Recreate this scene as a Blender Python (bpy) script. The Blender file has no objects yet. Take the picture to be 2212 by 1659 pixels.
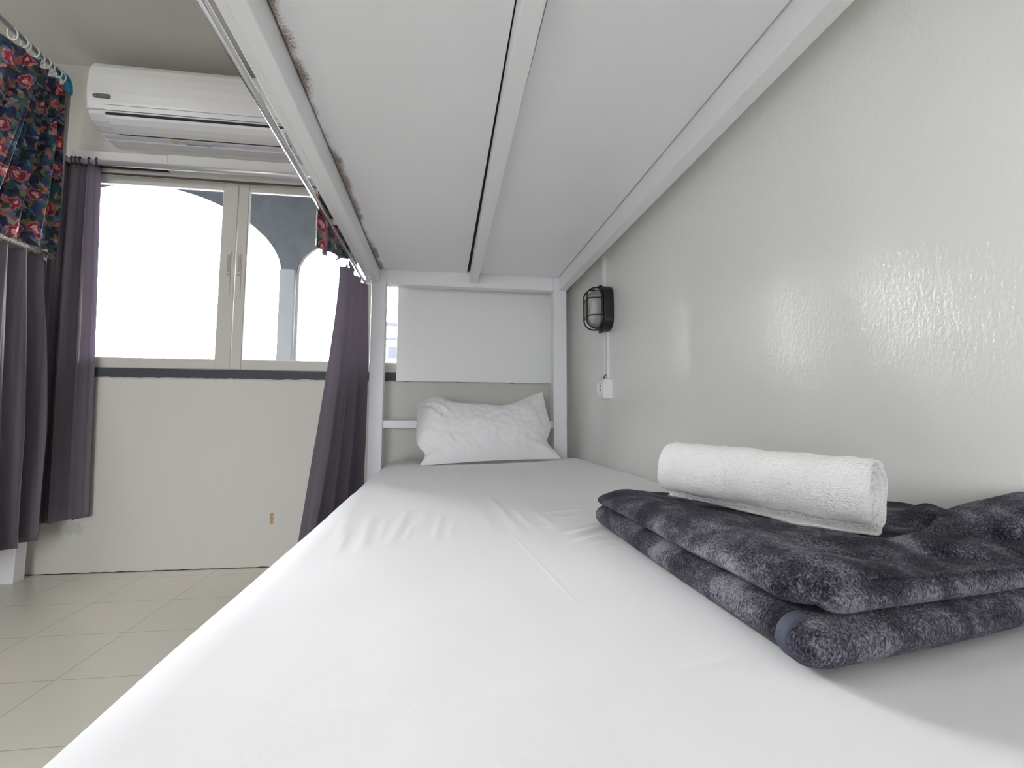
import bpy, bmesh, math, random
import numpy as np
from mathutils import Vector, Matrix
from mathutils import noise as mn
random.seed(4)
PI = math.pi
ZC = 0.738            # height of the camera above the floor; heights below are given relative to the camera
scene = bpy.context.scene
COL = scene.collection

# ------------------------------------------------------------------ materials
def mat(name, color, rough=.6, spec=.5, metal=0., **kw):
    m = bpy.data.materials.new(name); m.use_nodes = True
    b = m.node_tree.nodes['Principled BSDF']
    b.inputs['Base Color'].default_value = (*color, 1)
    b.inputs['Roughness'].default_value = rough
    b.inputs['Specular IOR Level'].default_value = spec
    b.inputs['Metallic'].default_value = metal
    for k, v in kw.items(): b.inputs[k.replace('_', ' ')].default_value = v
    return m
def nd(m, t, **props):
    n = m.node_tree.nodes.new(t)
    for k, v in props.items(): setattr(n, k, v)
    return n
def ln(m, a, b): m.node_tree.links.new(a, b)
def bsdf(m): return m.node_tree.nodes['Principled BSDF']
def coords(m, scale=(1, 1, 1), loc=(0, 0, 0)):
    g = nd(m, 'ShaderNodeNewGeometry'); mp = nd(m, 'ShaderNodeMapping')
    mp.inputs['Scale'].default_value = scale; mp.inputs['Location'].default_value = loc
    ln(m, g.outputs['Position'], mp.inputs['Vector']); return mp.outputs[0]
def noise(m, vec, scale, detail=2, rough=.5, dist=0):
    n = nd(m, 'ShaderNodeTexNoise'); n.inputs['Scale'].default_value = scale
    n.inputs['Detail'].default_value = detail; n.inputs['Roughness'].default_value = rough
    n.inputs['Distortion'].default_value = dist
    ln(m, vec, n.inputs['Vector']); return n.outputs['Fac']
def ramp(m, fac, stops):
    r = nd(m, 'ShaderNodeValToRGB'); e = r.color_ramp.elements
    while len(e) < len(stops): e.new(.5)
    for el, (p, c) in zip(e, stops):
        el.position = p; el.color = (*c, 1) if len(c) == 3 else c
    ln(m, fac, r.inputs[0]); return r.outputs[0]
def bump(m, h, strength=.3, dist=.002, prev=None):
    b = nd(m, 'ShaderNodeBump'); b.inputs['Strength'].default_value = strength
    b.inputs['Distance'].default_value = dist; ln(m, h, b.inputs['Height'])
    if prev is not None: ln(m, prev, b.inputs['Normal'])
    ln(m, b.outputs[0], bsdf(m).inputs['Normal']); return b.outputs[0]
def math_(m, op, a, b=None):
    n = nd(m, 'ShaderNodeMath', operation=op)
    for i, v in enumerate((a, b)):
        if v is None: continue
        if isinstance(v, (int, float)): n.inputs[i].default_value = v
        else: ln(m, v, n.inputs[i])
    return n.outputs[0]
def mixc(m, fac, a, b):
    n = nd(m, 'ShaderNodeMix', data_type='RGBA')
    if isinstance(fac, float): n.inputs[0].default_value = fac
    else: ln(m, fac, n.inputs[0])
    for i, v in ((6, a), (7, b)):
        if isinstance(v, tuple): n.inputs[i].default_value = (*v, 1)
        else: ln(m, v, n.inputs[i])
    return n.outputs[2]

M = {}
# glossy brushed oil paint on the long wall
m = M['wall_gloss'] = mat('gloss_wall_paint', (.86, .86, .83), .21, .8)
v = coords(m, (1, 1, .6)); n1 = noise(m, v, 165, 3, .6, .2)
v2 = coords(m, (1, 2.2, .5)); n2 = noise(m, v2, 26, 3, .6)
b1 = bump(m, n2, .16, .0025)
b2 = bump(m, n1, .5, .0012, b1)
# satin wall paint
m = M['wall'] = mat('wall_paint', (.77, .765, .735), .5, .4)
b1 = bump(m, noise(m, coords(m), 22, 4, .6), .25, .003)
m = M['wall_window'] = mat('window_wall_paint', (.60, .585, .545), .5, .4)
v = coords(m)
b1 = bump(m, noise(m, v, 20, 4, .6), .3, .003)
def spot(m, c, s, sc=60, th=.55):
    mp = nd(m, 'ShaderNodeMapping'); g = nd(m, 'ShaderNodeNewGeometry')
    mp.inputs['Location'].default_value = [-c[i] / s[i] for i in range(3)]
    mp.inputs['Scale'].default_value = [1 / k for k in s]
    ln(m, g.outputs['Position'], mp.inputs['Vector'])
    l = nd(m, 'ShaderNodeVectorMath', operation='LENGTH'); ln(m, mp.outputs[0], l.inputs[0])
    d = math_(m, 'SUBTRACT', 1., l.outputs['Value'])
    n = noise(m, coords(m), sc, 4, .7)
    a = math_(m, 'ADD', math_(m, 'MULTIPLY', d, .6), n)
    r = ramp(m, a, [(0, (0, 0, 0)), (th + .22, (0, 0, 0)), (th + .27, (1, 1, 1)), (1, (1, 1, 1))])
    k = math_(m, 'GREATER_THAN', d, 0.)
    return math_(m, 'MULTIPLY', r, k)
s1 = spot(m, (-.82, 2.45, ZC - .505), (.018, .1, .045), 90, .5)
s2 = spot(m, (-1.69, 2.45, ZC - .53), (.07, .1, .055), 45, .52)
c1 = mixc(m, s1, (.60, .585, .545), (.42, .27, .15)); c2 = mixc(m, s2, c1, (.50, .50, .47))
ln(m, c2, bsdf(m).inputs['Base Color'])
M['ceiling'] = mat('ceiling_paint', (.54, .53, .485), .7, .3)
# floor tiles
m = M['floor'] = mat('beige_floor_tile', (.80, .77, .69), .2, .5)
T = .2885
v = coords(m, (1 / T, 1 / T, 1), (1.055 / T + 20, -2.075 / T + 20, 0))
br = nd(m, 'ShaderNodeTexBrick', offset=0, squash=1)
br.inputs['Scale'].default_value = 1; br.inputs['Brick Width'].default_value = 1; br.inputs['Row Height'].default_value = 1
br.inputs['Mortar Size'].default_value = .0045; br.inputs['Mortar Smooth'].default_value = .1
br.inputs['Color1'].default_value = (.80, .77, .69, 1); br.inputs['Color2'].default_value = (.785, .755, .675, 1)
br.inputs['Mortar'].default_value = (.50, .45, .38, 1)
ln(m, v, br.inputs['Vector']); 
ln(m, br.outputs['Color'], bsdf(m).inputs['Base Color'])
bump(m, br.outputs['Fac'], -.3, .001)
# white enamel of the bunk frames
m = M['enamel'] = mat('white_enamel', (.84, .84, .855), .38, .5)
bump(m, noise(m, coords(m), 30, 4, .6), .12, .002)
m = M['deck'] = mat('deck_board_paint', (.88, .88, .90), .3, .5)
v = coords(m)
b1 = bump(m, noise(m, v, 9, 5, .6), .10, .004)
# rust specks along the left joint of the deck
g = nd(m, 'ShaderNodeNewGeometry'); sx = nd(m, 'ShaderNodeSeparateXYZ'); ln(m, g.outputs['Position'], sx.inputs[0])
dx = math_(m, 'ABSOLUTE', math_(m, 'ADD', sx.outputs[0], .318))
near = math_(m, 'SUBTRACT', 1., math_(m, 'MULTIPLY', dx, 34.))
patch = noise(m, v, 5.5, 3, .6)
fine = noise(m, v, 260, 4, .8)
a = math_(m, 'MULTIPLY', .72, math_(m, 'ADD', math_(m, 'MULTIPLY', near, .40), math_(m, 'ADD', math_(m, 'MULTIPLY', patch, 1.3), math_(m, 'MULTIPLY', fine, .9))))
f = ramp(m, a, [(0, (0, 0, 0)), (.86, (0, 0, 0)), (1., (1, 1, 1))])
f = math_(m, 'MULTIPLY', f, math_(m, 'GREATER_THAN', near, 0.))
ln(m, mixc(m, f, (.88, .88, .90), (.26, .19, .16)), bsdf(m).inputs['Base Color'])
M['joint'] = mat('dark_rusty_joint', (.07, .055, .05), .9, .1)
M['rust'] = mat('rust', (.25, .11, .06), .9, .1)
M['board'] = mat('white_board', (.86, .87, .85), .35, .5)
bump(M['board'], noise(M['board'], coords(M['board']), 14, 4), .08, .003)
# fabrics
m = M['sheet'] = mat('white_cotton_sheet', (.84, .84, .855), .85, .15)
v = coords(m); w = noise(m, coords(m, (3.2, 1, 1)), 240, 3, .7)
b1 = bump(m, noise(m, v, 9, 4, .55), .25, .006); bump(m, w, .18, .0006, b1)
m = M['pillow'] = mat('white_pillowcase', (.84, .84, .85), .85, .15)
b1 = bump(m, noise(m, coords(m), 13, 4, .6, .6), .35, .007); bump(m, noise(m, coords(m), 350, 2), .15, .0006, b1)
m = M['towel'] = mat('white_terry', (.92, .915, .905), .95, .1)
try: bsdf(m).inputs['Sheen Weight'].default_value = .4
except Exception: pass
vv = nd(m, 'ShaderNodeTexVoronoi'); vv.inputs['Scale'].default_value = 420; ln(m, coords(m, (1, 1, 1.9)), vv.inputs['Vector'])
b1 = bump(m, vv.outputs['Distance'], .85, .0020); bump(m, noise(m, coords(m), 230, 3, .8), .7, .0022, b1)
m = M['plush'] = mat('dark_grey_plush', (.07, .066, .085), 1., .05)
v = coords(m)
nap = noise(m, v, 19, 4, .6, .35); fin = noise(m, coords(m, (1, 1, .5)), 520, 2, .7)
k = math_(m, 'ADD', math_(m, 'MULTIPLY', nap, .55), math_(m, 'MULTIPLY', fin, .45))
ln(m, ramp(m, k, [(.40, (.010, .009, .015)), (.5, (.050, .047, .062)), (.63, (.27, .255, .30))]), bsdf(m).inputs['Base Color'])
bsdf(m).inputs['Sheen Weight'].default_value = .15; bsdf(m).inputs['Sheen Roughness'].default_value = .4
bsdf(m).inputs['Sheen Tint'].default_value = (.78, .75, .85, 1)
b1 = bump(m, fin, 1., .0035); bump(m, noise(m, v, 55, 4, .7), .6, .005, b1)
m = M['hem'] = mat('grey_blanket_binding', (.055, .06, .085), .7, .2)
bump(m, noise(m, coords(m), 500, 2), .3, .0008)
def cloth(name, col, trans=.25):
    m = mat(name, col, .55, .35)
    b = bsdf(m); b.inputs['Sheen Weight'].default_value = .25
    out = m.node_tree.nodes['Material Output']
    t = nd(m, 'ShaderNodeBsdfTranslucent'); t.inputs[0].default_value = (*[min(1, c * 1.7) for c in col], 1)
    mx = nd(m, 'ShaderNodeMixShader'); mx.inputs[0].default_value = trans
    ln(m, b.outputs[0], mx.inputs[1]); ln(m, t.outputs[0], mx.inputs[2]); ln(m, mx.outputs[0], out.inputs[0])
    return m, t
m, t = cloth('purple_grey_satin', (.19, .165, .20), .36); M['satin'] = m
bump(m, noise(m, coords(m, (1, 1, .3)), 90, 3), .12, .001)
# printed roses
m, t = cloth('rose_print_cotton', (.1, .1, .15), .18); M['floral'] = m
g = nd(m, 'ShaderNodeNewGeometry'); cx = nd(m, 'ShaderNodeSeparateXYZ'); ln(m, g.outputs['Position'], cx.inputs[0])
cm = nd(m, 'ShaderNodeCombineXYZ')
ln(m, math_(m, 'ADD', cx.outputs[1], math_(m, 'MULTIPLY', cx.outputs[0], .8)), cm.inputs[0]); ln(m, cx.outputs[2], cm.inputs[1])
warp = nd(m, 'ShaderNodeTexNoise'); warp.inputs['Scale'].default_value = 19; warp.inputs['Detail'].default_value = 5
ln(m, cm.outputs[0], warp.inputs['Vector'])
wv = nd(m, 'ShaderNodeVectorMath', operation='SCALE'); ln(m, warp.outputs['Color'], wv.inputs[0]); wv.inputs['Scale'].default_value = .085
av = nd(m, 'ShaderNodeVectorMath', operation='ADD'); ln(m, cm.outputs[0], av.inputs[0]); ln(m, wv.outputs[0], av.inputs[1])
def voro(sc, rnd=1.):
    n = nd(m, 'ShaderNodeTexVoronoi', voronoi_dimensions='2D'); n.inputs['Scale'].default_value = sc; n.inputs['Randomness'].default_value = rnd
    ln(m, av.outputs[0], n.inputs['Vector']); return n
sm = voro(52); sp = nd(m, 'ShaderNodeSeparateColor'); ln(m, sm.outputs['Color'], sp.inputs[0])
base = ramp(m, sp.outputs[0], [(0, (.018, .02, .05)), (.22, (.035, .055, .16)), (.38, (.03, .11, .13)), (.52, (.06, .11, .07)),
                               (.64, (.14, .18, .28)), (.75, (.22, .17, .08)), (.84, (.03, .045, .10)), (.92, (.36, .32, .32))])
m.node_tree.nodes[-1].color_ramp.interpolation = 'CONSTANT'
rose = voro(11.5, .8); sr = nd(m, 'ShaderNodeSeparateColor'); ln(m, rose.outputs['Color'], sr.inputs[0])
pn = noise(m, cm.outputs[0], 70, 3, .7, 1.5)
ring = math_(m, 'ADD', math_(m, 'MULTIPLY', math_(m, 'SINE', math_(m, 'MULTIPLY', rose.outputs['Distance'], 21.)), .35), math_(m, 'MULTIPLY', pn, .9))
petal = ramp(m, ring, [(.12, (.20, .02, .05)), (.38, (.48, .08, .11)), (.62, (.66, .24, .27)), (.82, (.84, .62, .58))])
mask = math_(m, 'MULTIPLY', math_(m, 'LESS_THAN', rose.outputs['Distance'], .34), math_(m, 'GREATER_THAN', sr.outputs[0], .42))
c1 = mixc(m, mask, base, petal)
bud = voro(25, .9); sb = nd(m, 'ShaderNodeSeparateColor'); ln(m, bud.outputs['Color'], sb.inputs[0])
mk2 = math_(m, 'MULTIPLY', math_(m, 'LESS_THAN', bud.outputs['Distance'], .28), math_(m, 'GREATER_THAN', sb.outputs[1], .66))
c2 = mixc(m, mk2, c1, (.58, .17, .15))
ln(m, c2, bsdf(m).inputs['Base Color']); ln(m, c2, t.inputs[0])
# metals, plastics
M['chrome'] = mat('polished_steel', (.75, .75, .78), .18, .5, 1.)
M['rod_satin'] = mat('satin_steel_rod', (.80, .79, .82), .3, .5, .55)
M['pipe'] = mat('grey_metal_pipe', (.45, .45, .45), .28, .5, .6)
M['blue'] = mat('blue_plastic_elbow', (.01, .22, .36), .35, .5)
M['ring_white'] = mat('white_plastic', (.80, .80, .80), .4, .5)
M['ring_dark'] = mat('dark_metal_ring', (.05, .045, .055), .35, .5, .3)
M['coil'] = mat('dull_spring_wire', (.34, .31, .28), .5, .5, .3)
m = M['alu'] = mat('beige_aluminium', (.56, .54, .50), .45, .5)
bump(m, noise(m, coords(m), 60, 4), .1, .001)
M['alu_shadow'] = mat('dark_seam', (.10, .09, .08), .8, .2)
M['header_shade'] = mat('shaded_brown_head', (.13, .105, .09), .85, .2)  # weathered brown, darkened to carry the shade at the window head
M['latch'] = mat('grey_latch_metal', (.32, .30, .29), .4, .5, .4)
M['sill'] = mat('charcoal_paint', (.055, .058, .075), .6, .4)
m = M['wood_white'] = mat('white_painted_wood', (.74, .74, .73), .5, .4)
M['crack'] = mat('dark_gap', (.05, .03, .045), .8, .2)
M['ac'] = mat('white_ac_plastic', (.80, .80, .79), .32, .5)
M['ac_side'] = mat('pale_side_trim', (.76, .75, .78), .3, .5)
M['ac_dark'] = mat('dark_air_slot', (.03, .03, .045), .6, .3)
M['badge'] = mat('grey_badge', (.12, .12, .13), .35, .5)
M['badge_mark'] = mat('badge_silver', (.42, .42, .44), .3, .5, .5)
M['yellow'] = mat('yellow_warning', (.80, .55, .08), .6, .3)
M['sticker'] = mat('pale_sticker', (.70, .72, .74), .5, .3)
M['sticker_grey'] = mat('grey_sticker_text', (.36, .37, .42), .6, .3)
M['black'] = mat('black_enamel', (.008, .008, .009), .33, .5)
M['black_cage'] = mat('black_wire', (.02, .012, .014), .35, .5)
M['switch'] = mat('white_switch_plastic', (.83, .83, .82), .35, .5)
M['hole'] = mat('socket_hole', (.05, .05, .05), .7, .2)
M['conduit'] = mat('white_conduit', (.80, .80, .80), .35, .5)
M['bulb'] = mat('frosted_bulb', (.82, .76, .66), .35, .5)
M['concrete'] = mat('grey_balcony_paint', (.20, .23, .27), .75, .2)
m = M['concrete']; v = coords(m)
ln(m, ramp(m, noise(m, v, 3.2, 5, .65, .5), [(.3, (.165, .185, .215)), (.7, (.25, .275, .31))]), bsdf(m).inputs['Base Color'])
M['low_bounce'] = mat('dark_low_bounce_render', (.06, .065, .07), .8, .2)  # unseen balcony faces, set dark to cut bounce onto the arcade
M['column'] = mat('pale_grey_column_paint', (.72, .76, .80), .7, .2)
M['archtrim'] = mat('rough_white_arch_trim', (.72, .70, .69), .9, .1)
bump(M['archtrim'], noise(M['archtrim'], coords(M['archtrim']), 60, 4, .7), 1., .01)
M['facade'] = mat('white_facade', (.78, .78, .76), .8, .2)
M['facade_red'] = mat('red_fascia', (.42, .17, .155), .7, .2)
M['facade_grey'] = mat('grey_facade_band', (.06, .065, .08), .7, .2)
# thin clear glass
def glass(name, tint=(1, 1, 1), ribs=False):
    m = bpy.data.materials.new(name); m.use_nodes = True; nt = m.node_tree
    for n in list(nt.nodes):
        if n.type != 'OUTPUT_MATERIAL': nt.nodes.remove(n)
    out = [n for n in nt.nodes if n.type == 'OUTPUT_MATERIAL'][0]
    tr = nd(m, 'ShaderNodeBsdfTransparent'); tr.inputs[0].default_value = (*tint, 1)
    gl = nd(m, 'ShaderNodeBsdfGlossy'); gl.inputs['Roughness'].default_value = .03
    fr = nd(m, 'ShaderNodeFresnel'); fr.inputs[0].default_value = 1.45
    mx = nd(m, 'ShaderNodeMixShader'); ln(m, fr.outputs[0], mx.inputs[0])
    ln(m, tr.outputs[0], mx.inputs[1]); ln(m, gl.outputs[0], mx.inputs[2]); ln(m, mx.outputs[0], out.inputs[0])
    if ribs:
        w = nd(m, 'ShaderNodeTexWave', wave_type='BANDS', bands_direction='Y'); w.inputs['Scale'].default_value = 60
        ln(m, coords(m), w.inputs['Vector']); bp = nd(m, 'ShaderNodeBump'); bp.inputs['Distance'].default_value = .002
        ln(m, w.outputs['Fac'], bp.inputs['Height']); ln(m, bp.outputs[0], gl.inputs['Normal']); gl.inputs['Roughness'].default_value = .12
        fr.inputs[0].default_value = 1.7
        df = nd(m, 'ShaderNodeBsdfDiffuse'); df.inputs[0].default_value = (.8, .8, .8, 1)
        m2 = nd(m, 'ShaderNodeMixShader'); m2.inputs[0].default_value = .30
        ln(m, mx.outputs[0], m2.inputs[1]); ln(m, df.outputs[0], m2.inputs[2]); ln(m, m2.outputs[0], out.inputs[0])
    else:
        # faint film of dust on the pane
        df = nd(m, 'ShaderNodeBsdfDiffuse'); df.inputs[0].default_value = (.8, .82, .85, 1)
        tl = nd(m, 'ShaderNodeBsdfTranslucent'); tl.inputs[0].default_value = (.8, .82, .85, 1)
        ad = nd(m, 'ShaderNodeMixShader'); ln(m, df.outputs[0], ad.inputs[1]); ln(m, tl.outputs[0], ad.inputs[2])
        m2 = nd(m, 'ShaderNodeMixShader')
        dn = noise(m, coords(m, (1, 1, .35)), 7, 6, .7, 1.)
        ln(m, ramp(m, dn, [(.35, (.001, .001, .001)), (.8, (.008, .008, .008))]), m2.inputs[0])
        ln(m, mx.outputs[0], m2.inputs[1]); ln(m, ad.outputs[0], m2.inputs[2]); ln(m, m2.outputs[0], out.inputs[0])
    return m
M['glass'] = glass('window_glass'); M['ribglass'] = glass('ribbed_lamp_glass', (.93, .93, .93), True)

# ------------------------------------------------------------------ mesh building (z given relative to the camera height)
class MB:
    def __init__(s): s.v = []; s.f = []
    def add(s, v, f):
        n = len(s.v); s.v += [tuple(p) for p in v]; s.f += [tuple(i + n for i in q) for q in f]; return s
    def box(s, x0, x1, y0, y1, z0, z1):
        v = [(x, y, z) for x in (x0, x1) for y in (y0, y1) for z in (z0, z1)]
        return s.add(v, [(0, 1, 3, 2), (4, 6, 7, 5), (0, 4, 5, 1), (2, 3, 7, 6), (0, 2, 6, 4), (1, 5, 7, 3)])
    def hexa(s, a, b, w, h):        # bar from a to b, w wide in X, h high in Z, top at a/b
        v = []
        for p in (a, b):
            v += [(p[0] - w / 2, p[1], p[2] - h), (p[0] + w / 2, p[1], p[2] - h), (p[0] + w / 2, p[1], p[2]), (p[0] - w / 2, p[1], p[2])]
        return s.add(v, [(0, 1, 2, 3), (7, 6, 5, 4), (0, 4, 5, 1), (1, 5, 6, 2), (2, 6, 7, 3), (3, 7, 4, 0)])
    def grid(s, fn, nu, nv, wrapu=False, wrapv=False):
        v = [fn(i / (nu if wrapu else nu - 1), j / (nv if wrapv else nv - 1)) for i in range(nu) for j in range(nv)]
        f = []
        for i in range(nu if wrapu else nu - 1):
            for j in range(nv if wrapv else nv - 1):
                a, b = i, (i + 1) % nu; c, d = j, (j + 1) % nv
                f.append((a * nv + c, b * nv + c, b * nv + d, a * nv + d))
        return s.add(v, f)
    def tube(s, pts, r, n=12, closed=False, cap=True):
        P = [Vector(p) for p in pts]; N = len(P); vs = []
        up = None
        for i in range(N):
            a = P[(i - 1) % N] if (closed or i) else P[0]; b = P[(i + 1) % N] if (closed or i < N - 1) else P[-1]
            t = (b - a).normalized()
            if up is None:
                up = t.orthogonal().normalized()
            up = (up - t * up.dot(t)); up = up.normalized() if up.length > 1e-6 else t.orthogonal().normalized()
            sd = t.cross(up)
            for k in range(n):
                an = 2 * PI * k / n; vs.append(P[i] + (up * math.cos(an) + sd * math.sin(an)) * r)
        fs = []
        for i in range(N if closed else N - 1):
            j = (i + 1) % N
            for k in range(n):
                l = (k + 1) % n; fs.append((i * n + k, i * n + l, j * n + l, j * n + k))
        if cap and not closed:
            fs.append(tuple(range(n))[::-1]); fs.append(tuple((N - 1) * n + k for k in range(n)))
        return s.add(vs, fs)
    def extrude(s, poly, axis, a, b):   # closed polygon of (p,q) extruded along axis between a and b
        n = len(poly)
        mk = {'x': lambda p, t: (t, p[0], p[1]), 'y': lambda p, t: (p[0], t, p[1]), 'z': lambda p, t: (p[0], p[1], t)}[axis]
        v = [mk(p, a) for p in poly] + [mk(p, b) for p in poly]
        f = [(i, (i + 1) % n, n + (i + 1) % n, n + i) for i in range(n)] + [tuple(range(n))[::-1], tuple(range(n, 2 * n))]
        return s.add(v, f)
    def build(s, name, material, parent=None, smooth=False, bevel=0, solid=0, base=None, seg=2, subsurf=0):
        if parent is not None: b = Vector(parent['_b'])
        else:
            if base is None:
                A = np.array(s.v); b = Vector((float(A[:, 0].mean()), float(A[:, 1].mean()), float(A[:, 2].min())))
            else: b = Vector(base)
        me = bpy.data.meshes.new(name); me.from_pydata([tuple(Vector(p) - b) for p in s.v], [], s.f); me.update()
        bm = bmesh.new(); bm.from_mesh(me); bmesh.ops.recalc_face_normals(bm, faces=bm.faces); bm.to_mesh(me); bm.free()
        me.materials.append(M[material] if isinstance(material, str) else material)
        o = bpy.data.objects.new(name, me); COL.objects.link(o)
        if parent is None: o.location = (b.x, b.y, b.z + ZC)
        else: o.parent = parent
        o['_b'] = list(b)
        if smooth: me.polygons.foreach_set('use_smooth', [True] * len(me.polygons))
        if bevel:
            md = o.modifiers.new('bevel', 'BEVEL'); md.width = bevel; md.segments = seg; md.limit_method = 'ANGLE'
            md.harden_normals = False
        if solid:
            md = o.modifiers.new('solid', 'SOLIDIFY'); md.thickness = solid; md.offset = 0
        if subsurf:
            md = o.modifiers.new('sub', 'SUBSURF'); md.levels = subsurf; md.render_levels = subsurf
        return o
def empty(name, base):
    o = bpy.data.objects.new(name, None); COL.objects.link(o); o.location = (base[0], base[1], base[2] + ZC)
    o.empty_display_size = .05; o['_b'] = list(base); return o
def lerp(a, b, t): return a + (b - a) * t
def tag(o, label, cat, group=None):
    o['label'] = label; o['category'] = cat
    if group: o['group'] = group
    return o
def struct(o): o['kind'] = 'structure'; return o
FL = -ZC
CE = 1.742           # ceiling
XR = .69             # glossy wall
XL = -2.83
YW = 2.45            # window wall
YB = -1.9

# ------------------------------------------------------------------ room
struct(MB().box(XL - .1, XR + .1, YB - .1, YW + .02, FL - .1, FL).build('floor', 'floor'))
struct(MB().box(XL - .1, XR + .1, YB - .1, YW + .15, CE, CE + .1).build('ceiling', 'ceiling'))
struct(MB().box(XR, XR + .12, YB, YW + .12, FL, CE).build('wall_right', 'wall_gloss'))
struct(MB().box(XL - .12, XL, YB, YW + .12, FL, CE).build('wall_left', 'wall'))
DX0, DX1, DZ1 = -1.75, -.35, 1.35       # unseen glazed door behind the camera, added as a fill opening
w = MB(); w.box(XL, DX0, YB - .12, YB, FL, CE); w.box(DX1, XR, YB - .12, YB, FL, CE); w.box(DX0, DX1, YB - .12, YB, DZ1, CE)
struct(w.build('wall_back', 'wall'))
dr = struct(empty('added_fill_door', ((DX0 + DX1) / 2, YB - .05, FL)))
for k in range(1):
    a = DX0; c = DX1
    s_ = MB(); s_.box(a, a + .05, YB - .08, YB - .03, FL, DZ1); s_.box(c - .05, c, YB - .08, YB - .03, FL, DZ1)
    s_.box(a + .05, c - .05, YB - .08, YB - .03, FL, FL + .08); s_.box(a + .05, c - .05, YB - .08, YB - .03, DZ1 - .06, DZ1)
    lf = s_.build('fill_door_leaf', 'alu', dr, bevel=.003)
    bl_ = MB(); bl_.grid(lambda u, v: (lerp(a + .01, c - .01, u), YB - .012 + .003 * math.sin(v * 150), lerp(DZ1, .60, v)), 3, 120)
    tag(bl_.build('added_fill_blind', 'satin', solid=.002), 'added unseen roller blind, half lowered over the added fill door', 'blind')  # unseen blind, added to keep the door's fill light low
    MB().box(a + .045, c - .045, YB - .058, YB - .054, FL + .075, DZ1 - .055).build('pane', 'glass', lf)
WX0, WX1, WZ0, WZ1 = -1.80, .41, .225, 1.20
w = MB()
w.box(XL, XR, YW, YW + .12, FL, WZ0); w.box(XL, XR, YW, YW + .12, WZ1, CE)
w.box(XL, WX0, YW, YW + .12, WZ0, WZ1); w.box(WX1, XR, YW, YW + .12, WZ0, WZ1)
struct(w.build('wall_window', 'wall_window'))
# a slim plaster corner nib beside the bunk and a dark grout line at the foot of the window wall
b = MB()
def jag(x): return .0055 * mn.noise(Vector((x * 14, 3, 0))) + .003 * mn.noise(Vector((x * 60, 7, 0)))
def sillf(u, v):
    x = XL + .02 + (XR - XL - .04) * u
    return (x, YW - .006 * (1 if 0 < v < 1 else 0), WZ0 if v > .5 else WZ0 - .043 + jag(x))
b = MB(); b.grid(lambda u, v: (XL + .02 + (XR - XL - .04) * u, YW - (.007 if .1 < v < .9 else 0.),
                              (WZ0 - .001) if v > .5 else WZ0 - .044 + jag(XL + (XR - XL) * u)), 260, 4)
struct(b.build('trim_1', 'sill'))
b = MB(); b.grid(lambda u, v: (XL + (XR - XL) * u, YW - .004 + .004 * v, FL + .001 + (.0022 + .003 * mn.noise(Vector((u * 90, 0, 0)))) * v), 300, 2)
struct(b.build('baseboard_window', 'joint'))

# ------------------------------------------------------------------ window with three sashes
win = struct(empty('window_1', ((WX0 + WX1) / 2, YW + .05, WZ0)))
f = MB()
f.box(WX0, WX1, YW + .005, YW + .10, WZ1 - .012, WZ1); f.box(WX0, WX1, YW + .02, YW + .10, WZ0 - .002, WZ0 + .006)
f.box(WX0, WX0 + .02, YW + .02, YW + .10, WZ0, WZ1); f.box(WX1 - .02, WX1, YW + .02, YW + .10, WZ0, WZ1)
f.build('window_frame', 'alu', win, bevel=.002)
sx_ = [WX0 + .02, -1.0535, -.352, WX1 - .02]
for k in range(3):
    a, c = sx_[k] + .0025, sx_[k + 1] - .0025
    y0, y1 = YW + .012, YW + .045
    z0, z1 = WZ0 + .003, WZ1 - .012
    sl, sr = (.05, .070) if k != 1 else (.047, .050)
    s_ = MB()
    s_.box(a, a + sl, y0, y1, z0, z1); s_.box(c - sr, c, y0, y1, z0, z1)
    s_.box(a + sl, c - sr, y0 + .002, y1 - .002, z0, z0 + .047); s_.box(a + sl, c - sr, y0 + .002, y1 - .002, z1 - .032, z1)
    so = s_.build('sash', 'alu', win, bevel=.0025)
    MB().box(a + sl - .004, c - sr + .004, y0 + .016, y0 + .020, z0 + .043, z1 - .028).build('pane', 'glass', so)
    # glazing bead
    gb = MB(); gb.box(a + sl, c - sr, y0 + .004, y0 + .012, z1 - .037, z1 - .032); gb.box(a + sl, c - sr, y0 + .004, y0 + .012, z0 + .047, z0 + .051)
    gb.box(a + sl, a + sl + .004, y0 + .004, y0 + .012, z0 + .05, z1 - .036); gb.box(c - sr - .004, c - sr, y0 + .004, y0 + .012, z0 + .05, z1 - .036)
    gb.build('glazing_bead', 'ring_white', so)
    def latch(x):
        l = MB(); l.box(x - .010, x + .010, y0 - .004, y0 + .002, .60, .83)
        lo = l.build('latch', 'alu', so, bevel=.002)
        MB().box(x - .0065, x + .0065, y0 - .0055, y0 - .003, .725, .815).build('latch_slot', 'latch', so, bevel=.001)
        MB().box(x - .0065, x + .0065, y0 - .0062, y0 - .003, .705, .718).build('latch_slot', 'latch', so, bevel=.001)
    if k == 0: latch(c - .028)
    if k == 1: latch(a + .018)
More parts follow.
